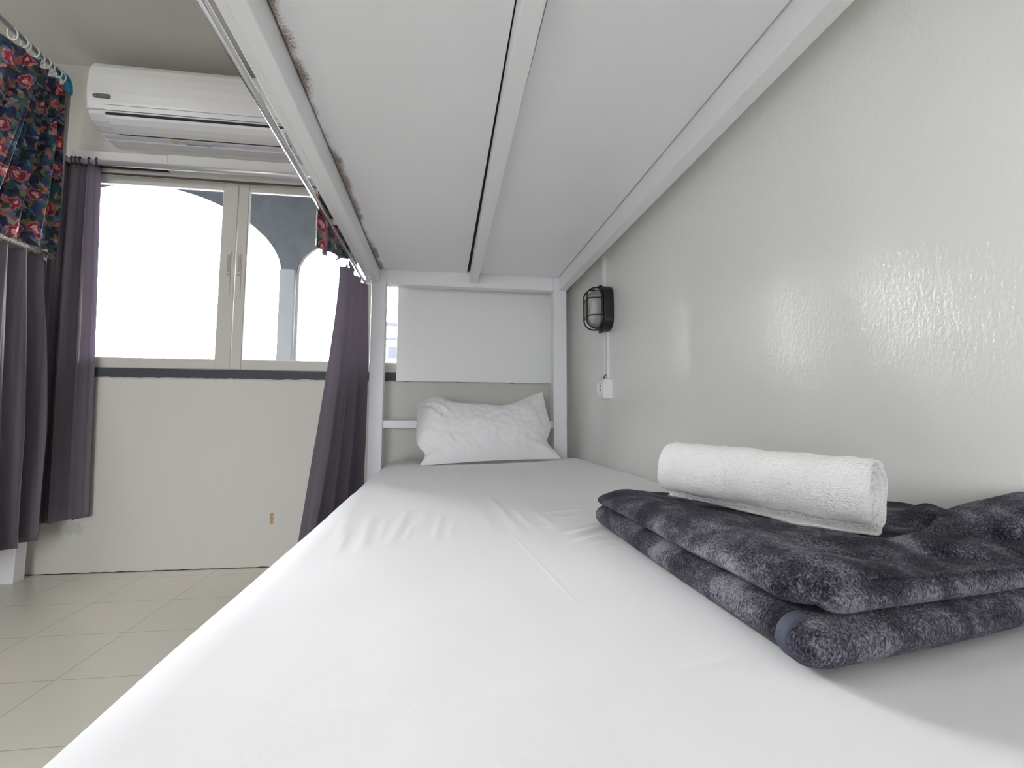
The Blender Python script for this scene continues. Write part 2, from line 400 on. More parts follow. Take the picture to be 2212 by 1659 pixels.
# pelmet boards above the window
p = MB(); p.box(-1.80, -1.372, 2.41, YW, 1.232, 1.285)
tag(p.build('wooden_batten', 'wood_white', bevel=.002), 'short white wooden batten above the left window sash, split from the longer one', 'batten')
p = MB(); p.box(-1.369, .50, 2.405, YW, 1.212, 1.290)
tag(p.build('wooden_batten', 'wood_white', bevel=.002), 'long white wooden batten above the right window sash, under the air conditioner', 'batten')
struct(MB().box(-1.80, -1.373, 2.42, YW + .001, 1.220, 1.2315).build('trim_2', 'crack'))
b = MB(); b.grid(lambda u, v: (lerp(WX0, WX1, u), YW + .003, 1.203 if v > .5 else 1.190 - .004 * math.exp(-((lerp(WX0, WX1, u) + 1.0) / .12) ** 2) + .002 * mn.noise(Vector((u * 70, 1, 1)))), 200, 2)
struct(b.build('head_shade_strip', 'header_shade'))  # brown strip with the soffit shade under the batten painted in

# ------------------------------------------------------------------ balcony arcade and the street
AY = 3.8
def arch_z(x):
    def el(c, a, z0, h, n):
        t = abs(x - c) / a
        return z0 + h * (1 - min(t, 1) ** n) ** (1 / n) if t < 1 else None
    z = el(-2.307, 1.02, 1.157, .626, 1.75)
    if z is None: z = el(-.712, .455, 1.13, .31, 2)
    return z
w = MB(); xs = sorted(set(list(np.linspace(-3.6, 1.6, 521)) + [-3.327, -1.287, -1.167, -.257]))
prev = None
for x0, x1 in zip(xs[:-1], xs[1:]):
    xm = (x0 + x1) / 2; z = arch_z(xm)
    if z is None:
        if -1.2875 < xm < -1.16: w.box(x0, x1, AY, AY + .15, 1.157, 2.4)
        else: w.box(x0, x1, AY, AY + .15, FL, 2.4)
    else:
        za = arch_z(x0 + 1e-5) or z; zb = arch_z(x1 - 1e-5) or z
        w.add([(x0, AY, za), (x1, AY, zb), (x1, AY, 2.4), (x0, AY, 2.4), (x0, AY + .15, za), (x1, AY + .15, zb), (x1, AY + .15, 2.4), (x0, AY + .15, 2.4)],
              [(0, 1, 2, 3), (7, 6, 5, 4), (0, 4, 5, 1), (3, 2, 6, 7)])
struct(w.build('wall_balcony', 'concrete'))
struct(MB().box(-1.287, -1.180, AY - .015, AY + .15, FL, 1.157).build('trim_3', 'column'))
# rough white reveal round the smaller arch
pts = [(-1.150, AY + .05, z) for z in np.linspace(.40, 1.13, 12)] + [(-.712 - .438 * math.cos(t), AY + .05, 1.13 + .295 * math.sin(t)) for t in np.linspace(.05, PI - .05, 40)] + [(-.274, AY + .05, z) for z in np.linspace(1.13, .40, 12)]
tr = MB()
def trimf(u, v):
    i = min(int(u * (len(pts) - 1)), len(pts) - 2); fr = u * (len(pts) - 1) - i
    a = Vector(pts[i]); b_ = Vector(pts[i + 1]); p_ = a.lerp(b_, fr); t_ = (b_ - a).normalized()
    n_ = Vector((t_.z, 0, -t_.x)); an = 2 * PI * v
    return p_ + n_ * (.024 * math.cos(an) + .005 * mn.noise(p_ * 30)) + Vector((0, .06 * math.sin(an), 0))
tr.grid(trimf, 160, 10, wrapv=True)
struct(tr.build('trim_4', 'archtrim', smooth=True))
struct(MB().box(-3.6, 1.6, YW + .12, AY + .15, FL - .1, FL).build('floor_balcony', 'low_bounce'))
struct(MB().box(-3.6, 1.6, YW + .15, AY + .15, 2.4, 2.5).build('ceiling_balcony', 'low_bounce'))
w = MB(); y0, y1 = YW + .12, YW + .135  # thin dark skin added over the outer wall face to cut bounce light
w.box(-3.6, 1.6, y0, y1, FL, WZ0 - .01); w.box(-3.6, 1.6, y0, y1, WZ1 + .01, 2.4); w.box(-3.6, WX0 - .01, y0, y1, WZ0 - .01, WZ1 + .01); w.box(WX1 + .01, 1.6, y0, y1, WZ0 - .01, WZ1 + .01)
struct(w.build('added_bounce_skin', 'low_bounce'))
struct(MB().box(-3.75, -3.6, YW, AY + .15, FL, 2.5).build('added_light_block_left', 'low_bounce'))  # unseen side wall, added to shut side light out of the balcony
struct(MB().box(1.6, 1.75, YW, AY + .15, FL, 2.5).build('added_light_block_right', 'low_bounce'))  # same added light block at the right end
struct(MB().box(-3.327, -.25, AY, AY + .12, FL, .38).build('wall_parapet', 'column'))
bd = empty('street_building', (1.2, 20.5, -5))
MB().box(-2.9, 6, 20, 26, -5, 3.85).build('wall', 'facade', bd)
MB().box(-3.0, 6.1, 19.8, 26, 3.85, 3.97).build('roof_edge', 'facade_grey', bd)
MB().box(-2.9, 6, 19.93, 20, 3.45, 3.74).build('fascia', 'facade_red', bd)
MB().box(-2.9, 6, 19.96, 20, 3.22, 3.32).build('ledge', 'facade_grey', bd)
MB().box(-2.6, 6, 19.93, 20, 2.95, 3.08).build('fascia', 'facade_red', bd)
for k in range(5):
    MB().box(-2.3 + k * 1.6, -1.75 + k * 1.6, 19.94, 20, 2.45, 2.93).build('window', 'facade_grey', bd)
tag(bd, 'far white building with red fascia seen through the narrow gap beside the headboard post', 'building')

# ------------------------------------------------------------------ bunk beds
def bunk(x0, x1, y0, y1, label, zt, zdeck=.722, detail=True, pw=.07):
    B = empty('bunk_bed', ((x0 + x1) / 2, (y0 + y1) / 2, FL))
    pr = .655
    for px in (x0, x1 - pw):
        for py, top in ((y0, min(1.15, zt)), (y1 - .06, zt)):
            MB().box(px, px + pw, py, py + .06, FL, top).build('post', 'enamel', B, bevel=.004)
    # side rails of the deck
    ins = .036
    MB().box(x0, x0 + ins, y0 + .06, y1 - .06, pr, zdeck + .03).build('side_rail', 'enamel', B, bevel=.003)
    MB().box(x1 - .04, x1, y0 + .06, y1 - .06, pr, zdeck + .03).build('side_rail', 'enamel', B, bevel=.003)
    # outer angle lip under the aisle side rail
    MB().box(x0 - .018, x0 + .0005, y0, y1 - .02, pr + .002, pr + .05).build('rail_lip', 'enamel', B, bevel=.002)
    MB().box(x0 + pw, x1 - pw, y1 - .06, y1 - .005, pr - .003, zdeck + .03).build('end_rail', 'enamel', B, bevel=.003)
    MB().box(x0 + pw, x1 - pw, y0 + .005, y0 + .06, pr - .003, zdeck + .03).build('end_rail', 'enamel', B, bevel=.003)
    if detail:
        MB().hexa((.1345, y0 + .06, .730), (.150, y1 - .055, .730), .040, .058).build('deck_brace', 'enamel', B, bevel=.003)
        for a, c in ((x0 + ins + .0035, .116), (.172, x1 - .044)):
            MB().box(a, c, y0 + .064, y1 - .064, zdeck + .002, zdeck + .014).build('deck_panel', 'deck', B, bevel=.001)
        MB().box(x0 + .01, x1 - .01, y0 + .02, y1 - .02, zdeck + .014, zdeck + .018).build('deck_backing', 'joint', B)
    else:
        MB().box(x0 + ins, x1 - .04, y0 + .06, y1 - .06, zdeck, zdeck + .015).build('deck_panel', 'deck', B, bevel=.001)
    # headboard rail and base frame
    MB().box(x0 + pw, x1 - pw, y1 - .05, y1 - .015, -.058, -.020).build('headboard_rail', 'enamel', B, bevel=.003)
    MB().box(x0 + .01, x0 + .05, y0 + .06, y1 - .06, -.44, -.378).build('side_rail', 'enamel', B, bevel=.003)
    MB().box(x1 - .05, x1 - .01, y0 + .06, y1 - .06, -.44, -.378).build('side_rail', 'enamel', B, bevel=.003)
    MB().box(x0 + .05, x1 - .05, y0 + .06, y1 - .06, -.392, -.378).build('bed_base', 'deck', B)
    return tag(B, label, 'bunk bed')
B1 = bunk(-.352, .634, .08, 2.36, 'white metal bunk bed seen from its lower berth, upper deck overhead', 1.70)
for (y, z) in ((.98, .668), (1.43, .660)):     # rust blots on the outer lip
    MB().grid(lambda u, v: (-.3705 - .002 * math.sin(PI * v) * math.sin(PI * u), y - .02 + .04 * u, z - .008 + .022 * v + .004 * mn.noise(Vector((u * 4, v * 3, y)))), 8, 6).build('rust_spot', 'rust', B1)
B2 = bunk(-2.80, -1.836, .08, 2.392, 'white bunk bed behind the left curtains, only its post foot showing', .70, detail=False)

# mattresses --------------------------------------------------------
def seg_d(x, y, a, b):
    ax, ay = a; bx, by = b; dx, dy = bx - ax, by - ay; L2 = dx * dx + dy * dy
    t = max(0, min(1, ((x - ax) * dx + (y - ay) * dy) / L2))
    return math.hypot(x - ax - dx * t, y - ay - dy * t), t
RIDGES = [((.127, 1.189), (.143, .831), .0018, .010), ((.123, .834), (.153, .511), .00045, .0020), ((.153, .511), (.159, .42), .0002, .002),
          ((-.014, .353), (.161, .365), .0005, .0022), ((-.10, .348), (-.014, .353), .0004, .003), ((.161, .365), (.271, .391), .0005, .0025),
          ((-.068, 1.03), (-.080, .79), .0013, .010), ((-.026, 1.09), (-.036, .88), .0009, .012), ((.003, .98), (-.008, .80), .0014, .008),
          ((.05, 1.08), (.047, .86), .0008, .013), ((.204, 1.033), (.213, .859), .0014, .009), ((.09, 1.02), (.095, .84), .0010, .009),
          ((-.138, .99), (-.120, .75), .0017, .011), ((-.105, .96), (-.10, .82), .0009, .008), ((-.19, 1.02), (-.160, .76), .0016, .012), ((.165, 1.03), (.172, .86), .0012, .008),
          ((-.215, .95), (-.20, .80), .0010, .010), ((-.05, .90), (-.056, .80), .0008, .006), ((.025, .92), (.018, .80), .0009, .007), ((-.16, .86), (-.15, .74), .0010, .007),
          ((.206, .993), (.337, 1.03), .0016, .008), ((.20, .93), (.32, .96), .0018, .007), ((.205, .87), (.31, .906), .0024, .008), ((.21, .895), (.31, .93), .0020, .006),
          ((.221, .791), (.299, .849), .0038, .011), ((.228, .76), (.284, .784), .0030, .010), ((.24, .73), (.30, .745), .0022, .009), ((.20, .83), (.30, .88), .0024, .006),
          ((-.20, 1.6), (-.14, 1.35), .0022, .018), ((-.24, 1.4), (-.20, 1.15), .0025, .02), ((.0, 1.5), (.02, 1.30), .002, .02)]
def mattress(name, x0, x1, y0, y1, zt, th, rl, rr, label, nx, ny, ridges, cat='mattress'):
    def prof(lo, hi, ra, rb, n):
        # list of (pos, drop)
        P = [(lo, th), (lo, th * .7), (lo, ra + .012)]
        for k in range(11): a = PI / 2 * k / 10; P.append((lo + ra * (1 - math.cos(a)), ra * (1 - math.sin(a))))
        for k in range(1, n): P.append((lo + ra + (hi - lo - ra - rb) * k / n, 0))
        for k in range(11): a = PI / 2 * (1 - k / 10); P.append((hi - rb * (1 - math.cos(a)), rb * (1 - math.sin(a))))
        P += [(hi, rb + .012), (hi, th * .7), (hi, th)]
        return P
    PX = prof(x0, x1, rl, rr, nx); PY = prof(y0, y1, .05, .06, ny)
    v = []
    for (x, dx) in PX:
        for (y, dy) in PY:
            d = min(th, math.hypot(dx, dy)); z = zt - d
            if d < .05:
                z += .004 * mn.noise(Vector((x * 3, y * 2.2, 1))) + .0012 * mn.noise(Vector((x * 11, y * 5, 4)))
                z += .012 * max(0, (x - .35) / .35) ** 2 * (1 if ridges else 0)
                if ridges:
                    for a, b, h, w_ in ridges:
                        if abs(x - (a[0] + b[0]) / 2) > .5 * abs(a[0] - b[0]) + 3.2 * w_ or abs(y - (a[1] + b[1]) / 2) > .5 * abs(a[1] - b[1]) + 3.2 * w_: continue
                        q, t = seg_d(x, y, a, b); z += 1.35 * h * math.exp(-(q / w_) ** 2) * (.35 + .65 * math.sin(PI * min(max(t, .02), .98)))
            v.append((x, y, z))
    NX, NY = len(PX), len(PY)
    f = [(i * NY + j, (i + 1) * NY + j, (i + 1) * NY + j + 1, i * NY + j + 1) for i in range(NX - 1) for j in range(NY - 1)]
    f.append(tuple([i * NY for i in range(NX)] + [(NX - 1) * NY + j for j in range(1, NY)] + [i * NY + NY - 1 for i in range(NX - 2, -1, -1)] + [j for j in range(NY - 2, 0, -1)]))
    mb = MB(); mb.add(v, f)
    return tag(mb.build(name, 'sheet', smooth=True, base=((x0 + x1) / 2, (y0 + y1) / 2, zt - th)), label, cat)
mattress('mattress', -.283, .684, .13, 2.27, -.205, .172, .09, .04, 'mattress under a smooth white fitted sheet, holding pillow and folded blanket', 430, 560, RIDGES)
mattress('mattress', -2.74, -1.90, .15, 2.30, -.205, .172, .07, .05, 'mattress of the left bunk, hidden behind its purple curtain', 30, 50, None)

# ------------------------------------------------------------------ pillow
def pillow():
    BL, BR = Vector((-.088, 1.975, -.205)), Vector((.548, 2.11, -.192))
    TL, TR = Vector((-.108, 2.205, .043)), Vector((.492, 2.245, .120))
    def edge(t, a, b, fn): return a.lerp(b, t) + fn(t)
    up = Vector((0, 0, 1)); rt = Vector((1, 0, 0))
    top = lambda t: TL.lerp(TR, t) + up * (.034 * math.exp(-((t - .13) / .12) ** 2) - .040 * math.exp(-((t - .66) / .22) ** 2) + .003 * math.sin(t * 14))
    bot = lambda t: BL.lerp(BR, t) + up * (.006 * math.sin(PI * t))
    lef = lambda t: BL.lerp(TL, t) + rt * (-.012 * math.sin(PI * t) + .030 * math.exp(-((t - .16) / .11) ** 2))
    rig = lambda t: BR.lerp(TR, t) + rt * (-.006 * math.sin(PI * t) - .038 * math.exp(-((t - .24) / .14) ** 2))
    def coons(u, v):
        return (bot(u) * (1 - v) + top(u) * v + lef(v) * (1 - u) + rig(v) * u
                - (BL * (1 - u) * (1 - v) + BR * u * (1 - v) + TL * (1 - u) * v + TR * u * v))
    nrm = Vector((0.0, -.80, .60))
    folds = [((.02, .88), (.17, .60), .009, .018), ((.05, .95), (.22, .72), .008, .016), ((.10, .90), (.15, .66), -.007, .014), ((.28, .97), (.16, .70), .006, .014),
             ((.62, .80), (.42, .52), .007, .025), ((.66, .74), (.50, .58), -.005, .016), ((.02, .10), (.22, .28), .010, .03), ((.98, .08), (.80, .26), .010, .03),
             ((.99, .22), (.86, .32), .006, .02), ((.05, .30), (.12, .14), -.008, .025), ((.75, .1), (.5, .16), .004, .03), ((.33, .93), (.5, .80), .004, .02),
             ((.95, .9), (.72, .7), .004, .03), ((.01, .5), (.10, .40), .005, .02)]
    def sh(u, v, side):
        e = (min(u, 1 - u) * 2); g = (min(v, 1 - v) * 2)
        p = (1 - (1 - e) ** 2.6) * (1 - (1 - g) ** 2.4)
        h = .066 * max(p, 0) ** .72
        if side < 0: h *= .45
        P = coons(u, v) 
        if side > 0:
            for a, b_, hh, w_ in folds:
                q, t = seg_d(u, v * .45, (a[0], a[1] * .45), (b_[0], b_[1] * .45)); h += hh * math.exp(-(q / w_) ** 2) * min(1, e * 8) * min(1, g * 5)
            h += (.0055 * mn.noise(Vector((u * 9, v * 4, 2))) + .0025 * mn.noise(Vector((u * 24, v * 12, 5)))) * min(1, p * 3)
        P = P + nrm * h * side
        if side > 0: P = P + Vector((0, -.024, 0)) * math.sin(PI * v ** .7) ** 2 * p
        P.z = max(P.z, -.2035 + .012 * max(0, (P.x - .35) / .35) ** 2)
        if P.y > 2.288: P.y = 2.288
        return P
    mb = MB(); mb.grid(lambda u, v: sh(u, v, 1), 180, 110); mb.grid(lambda u, v: sh(u, v, -1), 60, 40)
    o = mb.build('pillow', 'pillow', smooth=True, base=(.22, 2.1, -.205))
    seam = [sh(t, 1, 1) for t in np.linspace(0, 1, 60)] + [sh(1, t, 1) for t in np.linspace(1, 0, 30)]
    MB().tube([p_ + Vector((0, -.001, 0)) for p_ in seam], .0022, 6).build('seam', 'pillow', o, smooth=True)
    tag(o, 'white pillow with one raised corner, leaning against the headboard rail', 'pillow')
pillow()

# ------------------------------------------------------------------ folded plush blanket
def sst(a, b, x): t = max(0, min(1, (x - a) / (b - a))); return t * t * (3 - 2 * t)
def TOP(x, y):
    z = -.136
    z += .013 * math.exp(-((x - .338) / .034) ** 2) * (1 - .45 * sst(.5, .85, y))                      # rolled left edge
    z += -.006 * sst(.60, .85, y)
    def ridge(ax, ay, bx, by, h, w):
        q, t = seg_d(x, y, (ax, ay), (bx, by)); return h * math.exp(-(q / w) ** 2) * (.25 + .75 * math.sin(PI * min(max(t, .03), .97)))
    z += .010 * math.exp(-((y - .415 - .12 * (x - .42)) / .020) ** 2) * sst(.36, .44, x)                # ridge along the near edge
    z += ridge(.36, .47, .50, .425, .013, .014) + ridge(.50, .455, .62, .475, .026, .016) + ridge(.47, .43, .53, .395, -.020, .012)
    z += ridge(.56, .41, .66, .40, .010, .012) + ridge(.60, .52, .68, .58, .012, .018) + ridge(.36, .43, .42, .40, -.008, .010)
    z += ridge(.34, .62, .40, .50, .006, .014) + ridge(.33, .80, .36, .66, -.005, .012)
    z += .046 * sst(.600, .70, x) * math.exp(-((y - .455) / .055) ** 2)                                # heap against the wall
    z += .012 * sst(.56, .66, x) * (1 - sst(.66, .85, y))
    z += .0050 * mn.noise(Vector((x * 15, y * 11, 0))) + .0026 * mn.noise(Vector((x * 38, y * 30, 3)))
    # hollow pressed by the towel roll
    q, t = seg_d(x, y, (.384, .74), (.523, .505))
    z = min(z, lerp(-.1325, -.1395, t) + .6 * max(0, q - .028)) if q < .05 else z
    return z
def slab(mb, foot, zb, zt, r=.02, nu=90, nv=110, out=0., urange=(-1, 1), vrange=(-1, 1), sides=(1, -1), xs=None):
    # foot: function (a,b) in [0,1]^2 -> (x,y); edges rounded by r
    W, L = .36, .48
    def ease(t): return t
    def fn(side):
        def g(i, j):
            u = lerp(urange[0], urange[1], i); v = lerp(vrange[0], vrange[1], j)
            # concentrate samples near the borders
            u = math.copysign(1 - (1 - abs(u)) ** 1.7, u); v = math.copysign(1 - (1 - abs(v)) ** 1.7, v)
            du, dv = (1 - abs(u)) * W / 2, (1 - abs(v)) * L / 2
            a, b = max(0, 1 - du / r), max(0, 1 - dv / r); q = math.hypot(a, b)
            if q > 1: a /= q; b /= q; q = 1
            if a > 0: u = math.copysign(1 - (1 - a) * r * 2 / W, u)
            if b > 0: v = math.copysign(1 - (1 - b) * r * 2 / L, v)
            p = math.sqrt(max(0, 1 - q * q))
            x, y = foot((u + 1) / 2, (v + 1) / 2)
            lo, hi = zb(x, y), zt(x, y); mid = lerp(lo, hi, .5); h = (hi - lo) / 2 + out
            if out: 
                if u < 0: x -= out * q
                y += out * 0
            wob = .0018 * mn.noise(Vector((x * 40, y * 40, lo * 50))) * (1 - p)
            return (x + wob, y + wob, mid + side * h * p)
        return g
    for s_ in sides: mb.grid(fn(s_), nu, nv)
    return mb
def quad(p00, p10, p11, p01, bow=0):
    def f(a, b):
        x = lerp(lerp(p00[0], p10[0], a), lerp(p01[0], p11[0], a), b); y = lerp(lerp(p00[1], p10[1], a), lerp(p01[1], p11[1], a), b)
        x += -bow * math.sin(PI * b) * (1 - a); return x, y
    return f
ZB = lambda x, y: -.2045 + .012 * max(0, (x - .35) / .35) ** 2 + .0008
F1 = quad((.287, .334), (.686, .405), (.686, .80), (.292, .885), .003)
mb = MB()
slab(mb, F1, ZB, lambda x, y: -.165 + .003 * mn.noise(Vector((x * 8, y * 8, 9))) + .004 * sst(.5, .7, x), r=.024, nu=110, nv=130)
F2 = quad((.318, .350), (.687, .405), (.687, .78), (.335, .80))
slab(mb, F2, lambda x, y: -.166 + .004 * sst(.5, .7, x), lambda x, y: -.1385 + .004 * mn.noise(Vector((x * 10, y * 6, 4))) + .012 * sst(.55, .69, x), r=.022, nu=100, nv=80)
F3 = quad((.293, .362), (.688, .392), (.688, .795), (.291, .876), .003)
slab(mb, F3, lambda x, y: lerp(-.1655, -.142 + .012 * sst(.55, .69, x), sst(.325, .39, x)), TOP, r=.032, nu=190, nv=200)
bl = mb.build('blanket', 'plush', smooth=True, base=(.49, .6, -.204))
# a fourth loose fold lying over the wall side
mb = MB()
def fold4(i, j):
    u = i; an = PI * (j - .5) * 1.0
    x = lerp(.520, .684, u); yc = lerp(.432, .470, u) + .012 * math.sin(u * 5); zc = lerp(-.136, -.104, sst(0, 1, u))
    rr = lerp(.004, .021, sst(0, .5, u)); a = 2 * PI * j
    return (x, yc + rr * 1.9 * math.cos(a), zc + rr * .95 * math.sin(a) + .002 * mn.noise(Vector((x * 30, a, 1))))
mb.grid(fold4, 60, 28, wrapv=True)
mb.build('loose_fold', 'plush', bl, smooth=True)
mb = MB()
def hemf(i, j):
    ph = lerp(-1.45, 1.40, i); y = lerp(.360, .377, j) + .003 * math.sin(i * 3)
    xl = lerp(.287, .292, (y - .334) / .55); zt_, zb_ = -.165, -.2035; h = (zt_ - zb_) / 2
    e = .0016 if .02 < j < .98 else -.001
    return (xl + .024 * (1 - math.cos(ph)) - e, y, (zt_ + zb_) / 2 + (h + e) * math.sin(ph))
mb.grid(hemf, 30, 8)
h_ = mb.build('hem', 'hem', bl, smooth=True); h_['label'] = 'smooth blue-grey binding strip'
tag(bl, 'dark grey plush blanket folded in a thick stack under the rolled towel', 'blanket')

# ------------------------------------------------------------------ towel roll
def sst(a, b, x): t = max(0, min(1, (x - a) / (b - a))); return t * t * (3 - 2 * t)
def towel():
    A, B = Vector((.384, .74, -.083)), Vector((.523, .505, -.0905))
    ax = (B - A).normalized(); L = (B - A).length
    side = ax.cross(Vector((0, 0, 1))).normalized()       # points towards the camera's left
    if side.x > 0: side = -side
    upv = side.cross(ax); upv = upv if upv.z > 0 else -upv
    R0, R1, turns = .006, .0445, 4.1
    Nt = 260; path = []
    th0 = -PI / 2 - turns * 2 * PI
    for i in range(Nt):
        t = i / (Nt - 1); th = lerp(th0, -PI / 2, t); r = lerp(R0, R1, t)
        sq = 1 - .035 * math.cos(2 * th) * (t)
        path.append((r * math.cos(th) * sq, r * math.sin(th) * (1 - .03 * t), t, th))
    path = path[::-1]; 
    # free end lying flat below the roll, towards the open side of the bed
    tail = [(lerp(.036, .002, k / 12) if k < 12 else 0, -R1 - .0012 + .0005 * math.sin(k), 1., -PI / 2) for k in range(12)]
    P = tail + path; N = len(P)
    hw = .0034
    sec = []
    na = 64
    for k in range(na + 1): sec.append((k / na, 1, 0))
    for k in range(1, 6): a = PI * k / 6; sec.append((1, math.cos(a), math.sin(a)))
    for k in range(na + 1): sec.append((1 - k / na, -1, 0))
    for k in range(1, 6): a = PI * k / 6; sec.append((0, -math.cos(a), -math.sin(a)))
    vs = []
    for i, (a, b, t, th) in enumerate(P):
        p0 = P[max(i - 1, 0)]; p1 = P[min(i + 1, N - 1)]
        tx, ty = p1[0] - p0[0], p1[1] - p0[1]; l = math.hypot(tx, ty) or 1; nx, ny = -ty / l, tx / l
        off1 = .009 * (1 - t) ** 1.2 * 0 + .0045 * mn.noise(Vector((th * .8, t * 6, 2))) - .010 * (1 - t)
        off0 = .0045 * mn.noise(Vector((th * .8, t * 6, 8))) 
        for (s_, nn, cap) in sec:
            al = lerp(-L / 2 + off0, L / 2 + off1, s_) + (cap * hw if cap else 0)
            dent = .0012 * mn.noise(Vector((al * 30, a * 25, b * 25))) + .0010 * math.sin(al * 95) * mn.noise(Vector((al * 14, b * 20, 6))) + .0006 * mn.noise(Vector((al * 110, a * 90, b * 90)))
            # rounded shoulders where the roll ends
            q = max(0, abs(al) / (L / 2) - .86) / .14
            sh = 1 - .10 * q * q * (t > .9) * (i >= 12)
            k2 = (a + nx * (hw * nn)) * sh + nx * dent * 1.5; k3 = (b + ny * (hw * nn)) * sh + ny * dent * 1.5
            if i < 12:
                k2 = a * lerp(.15, 1, sst(.25, .75, s_) * (1 - .5 * sst(.8, 1, s_))); k3 = b + ny * hw * .35 * nn + .0015 * mn.noise(Vector((al * 25, i * .2, 0)))
            vs.append(A.lerp(B, .5) + ax * al + side * k2 + upv * k3)
    n = len(sec); f = []
    for i in range(N - 1):
        for k in range(n):
            l = (k + 1) % n; f.append((i * n + k, i * n + l, (i + 1) * n + l, (i + 1) * n + k))
    f.append(tuple(range(n))); f.append(tuple((N - 1) * n + k for k in range(n)))
    mb = MB(); mb.add(vs, f)
    tag(mb.build('rolled_towel', 'towel', smooth=True, base=(.45, .62, -.14)), 'white terry towel rolled up, lying on the dark grey blanket', 'towel')
towel()

# ------------------------------------------------------------------ curtains
def pl(pts, t):
    n = len(pts) - 1; x = t * n; i = min(int(x), n - 1); f_ = x - i
    return Vector([lerp(pts[i][k], pts[i + 1][k], f_) for k in range(len(pts[i]))])
def curtain(name, top, bot, ztop, zbot, nf, atop, abot, material, seed, nu=420, nv=60, hemfn=None, bulge=0, parent=None, phase=0., sharp=.0, pw=1.1):
    mb = MB()
    def fn(u, v):
        T = pl(top, u); Bt = pl(bot, u); w_ = v ** pw
        c = T.lerp(Bt, w_); e = .002
        d = (pl(top, min(1, u + e)) - pl(top, max(0, u - e))).lerp(pl(bot, min(1, u + e)) - pl(bot, max(0, u - e)), w_)
        d = Vector((d.x, d.y)).normalized(); nn = Vector((-d.y, d.x))
        ph = 2 * PI * nf * (u + .018 * mn.noise(Vector((u * nf * .7, seed, v * .6)))) + phase
        s_ = math.sin(ph); s_ = s_ * (1 - sharp) + sharp * math.copysign(abs(s_) ** .45, s_)
        A = lerp(atop, abot, min(1, v * 1.6)) * (.75 + .45 * mn.noise(Vector((u * nf * .5, seed + 5, v * 1.2))))
        A2 = A * .28 * math.sin(ph * 2.3 + 1 + v * 2)
        al = A * .55 * math.sin(2 * ph) * .5
        p_ = Vector((c.x, c.y)) + nn * (A * s_ + A2 * min(1, v * 4)) + d * al
        zt = ztop(u) if callable(ztop) else ztop; zb = zbot(u) if callable(zbot) else zbot
        z = lerp(zt, zb, v)
        if bulge: p_ = p_ + nn * bulge * math.sin(PI * v)
        return (p_.x, p_.y, z)
    mb.grid(fn, nu, nv)
    return mb.build(name, material, parent, smooth=True, solid=.0014)
def torus(c, axis, R, r, nR=20, nr=8):
    c = Vector(c); ax = Vector(axis).normalized(); a = ax.orthogonal().normalized(); b = ax.cross(a)
    return [c + (a * math.cos(t) + b * math.sin(t)) * R for t in np.linspace(0, 2 * PI, nR, endpoint=False)]

# left bunk: floral curtain above, satin one below
fc = curtain('floral_curtain', [(-1.81, 2.02), (-1.77, 2.14), (-1.80, 2.24), (-1.795, 2.335)], [(-1.86, 1.72), (-1.80, 1.98), (-1.79, 2.15), (-1.785, 2.345)],
             lambda u: 1.545 + .010 * math.sin(u * 33), lambda u: .742 - .03 * (1 - u) + .008 * math.sin(u * 21), 4.4, .018, .030, 'floral', 3, phase=.6, sharp=.3)
for k in range(9):
    y = 2.055 + k * .031
    if k in (1, 4): y += .008
    MB().tube(torus((-1.79, y, 1.574), (.25 * (-1) ** k, 1, .3), .0235, .0032), .0032, 8, closed=True).build('curtain_ring', 'ring_white', fc, smooth=True)
tag(fc, 'floral rose-print curtain with white rings, bunched high on the left rail', 'curtain')
rl = empty('curtain_rail', (-1.79, 2.3, .70))
MB().tube([(-1.79, .1, 1.605), (-1.79, 2.312, 1.588)], .0115, 14).build('rod', 'chrome', rl, smooth=True)
MB().tube([(-1.79, 2.300, 1.588), (-1.79, 2.322, 1.587), (-1.79, 2.336, 1.580), (-1.79, 2.345, 1.566), (-1.79, 2.348, 1.545), (-1.79, 2.348, 1.525)], .0165, 16).build('elbow_joint', 'blue', rl, smooth=True)
MB().tube([(-1.79, 2.348, 1.53), (-1.791, 2.350, .80)], .0105, 14).build('upright_pipe', 'pipe', rl, smooth=True)
MB().box(-1.84, -1.79, 2.342, 2.356, 1.0, 1.03).build('bracket', 'pipe', rl)
tag(rl, 'thin metal curtain rail with blue plastic elbow joint and grey upright pipe', 'curtain rail')
cs = curtain('satin_curtain', [(-1.80, 1.60), (-1.79, 1.9), (-1.79, 2.12), (-1.79, 2.325)], [(-1.84, 1.62), (-1.80, 1.95), (-1.76, 2.14), (-1.745, 2.315)],
             lambda u: .700 + .006 * math.sin(u * 60), lambda u: -.560 + .022 * sst(.55, 1, u), 7.2, .022, .046, 'satin', 11, phase=1.2, sharp=.35)
tag(cs, 'purple grey satin curtain hanging below the floral one, leftmost in view', 'curtain', 'purple grey satin curtains')
lr = empty('curtain_rod', (-1.79, 2.0, .70))
MB().tube([(-1.79, .1, .715), (-1.79, 2.345, .722)], .010, 12).build('rod', 'coil', lr, smooth=True)
coil = [(-1.79 + .0135 * math.cos(t), 1.95 + t * .0019, .7205 + .0135 * math.sin(t)) for t in np.linspace(0, 2 * PI * 32, 32 * 14)]
MB().tube(coil, .0018, 5).build('wire_wrap', 'coil', lr, smooth=True)
tag(lr, 'wire-wrapped curtain rod between floral and satin curtain at the left edge', 'curtain rod')

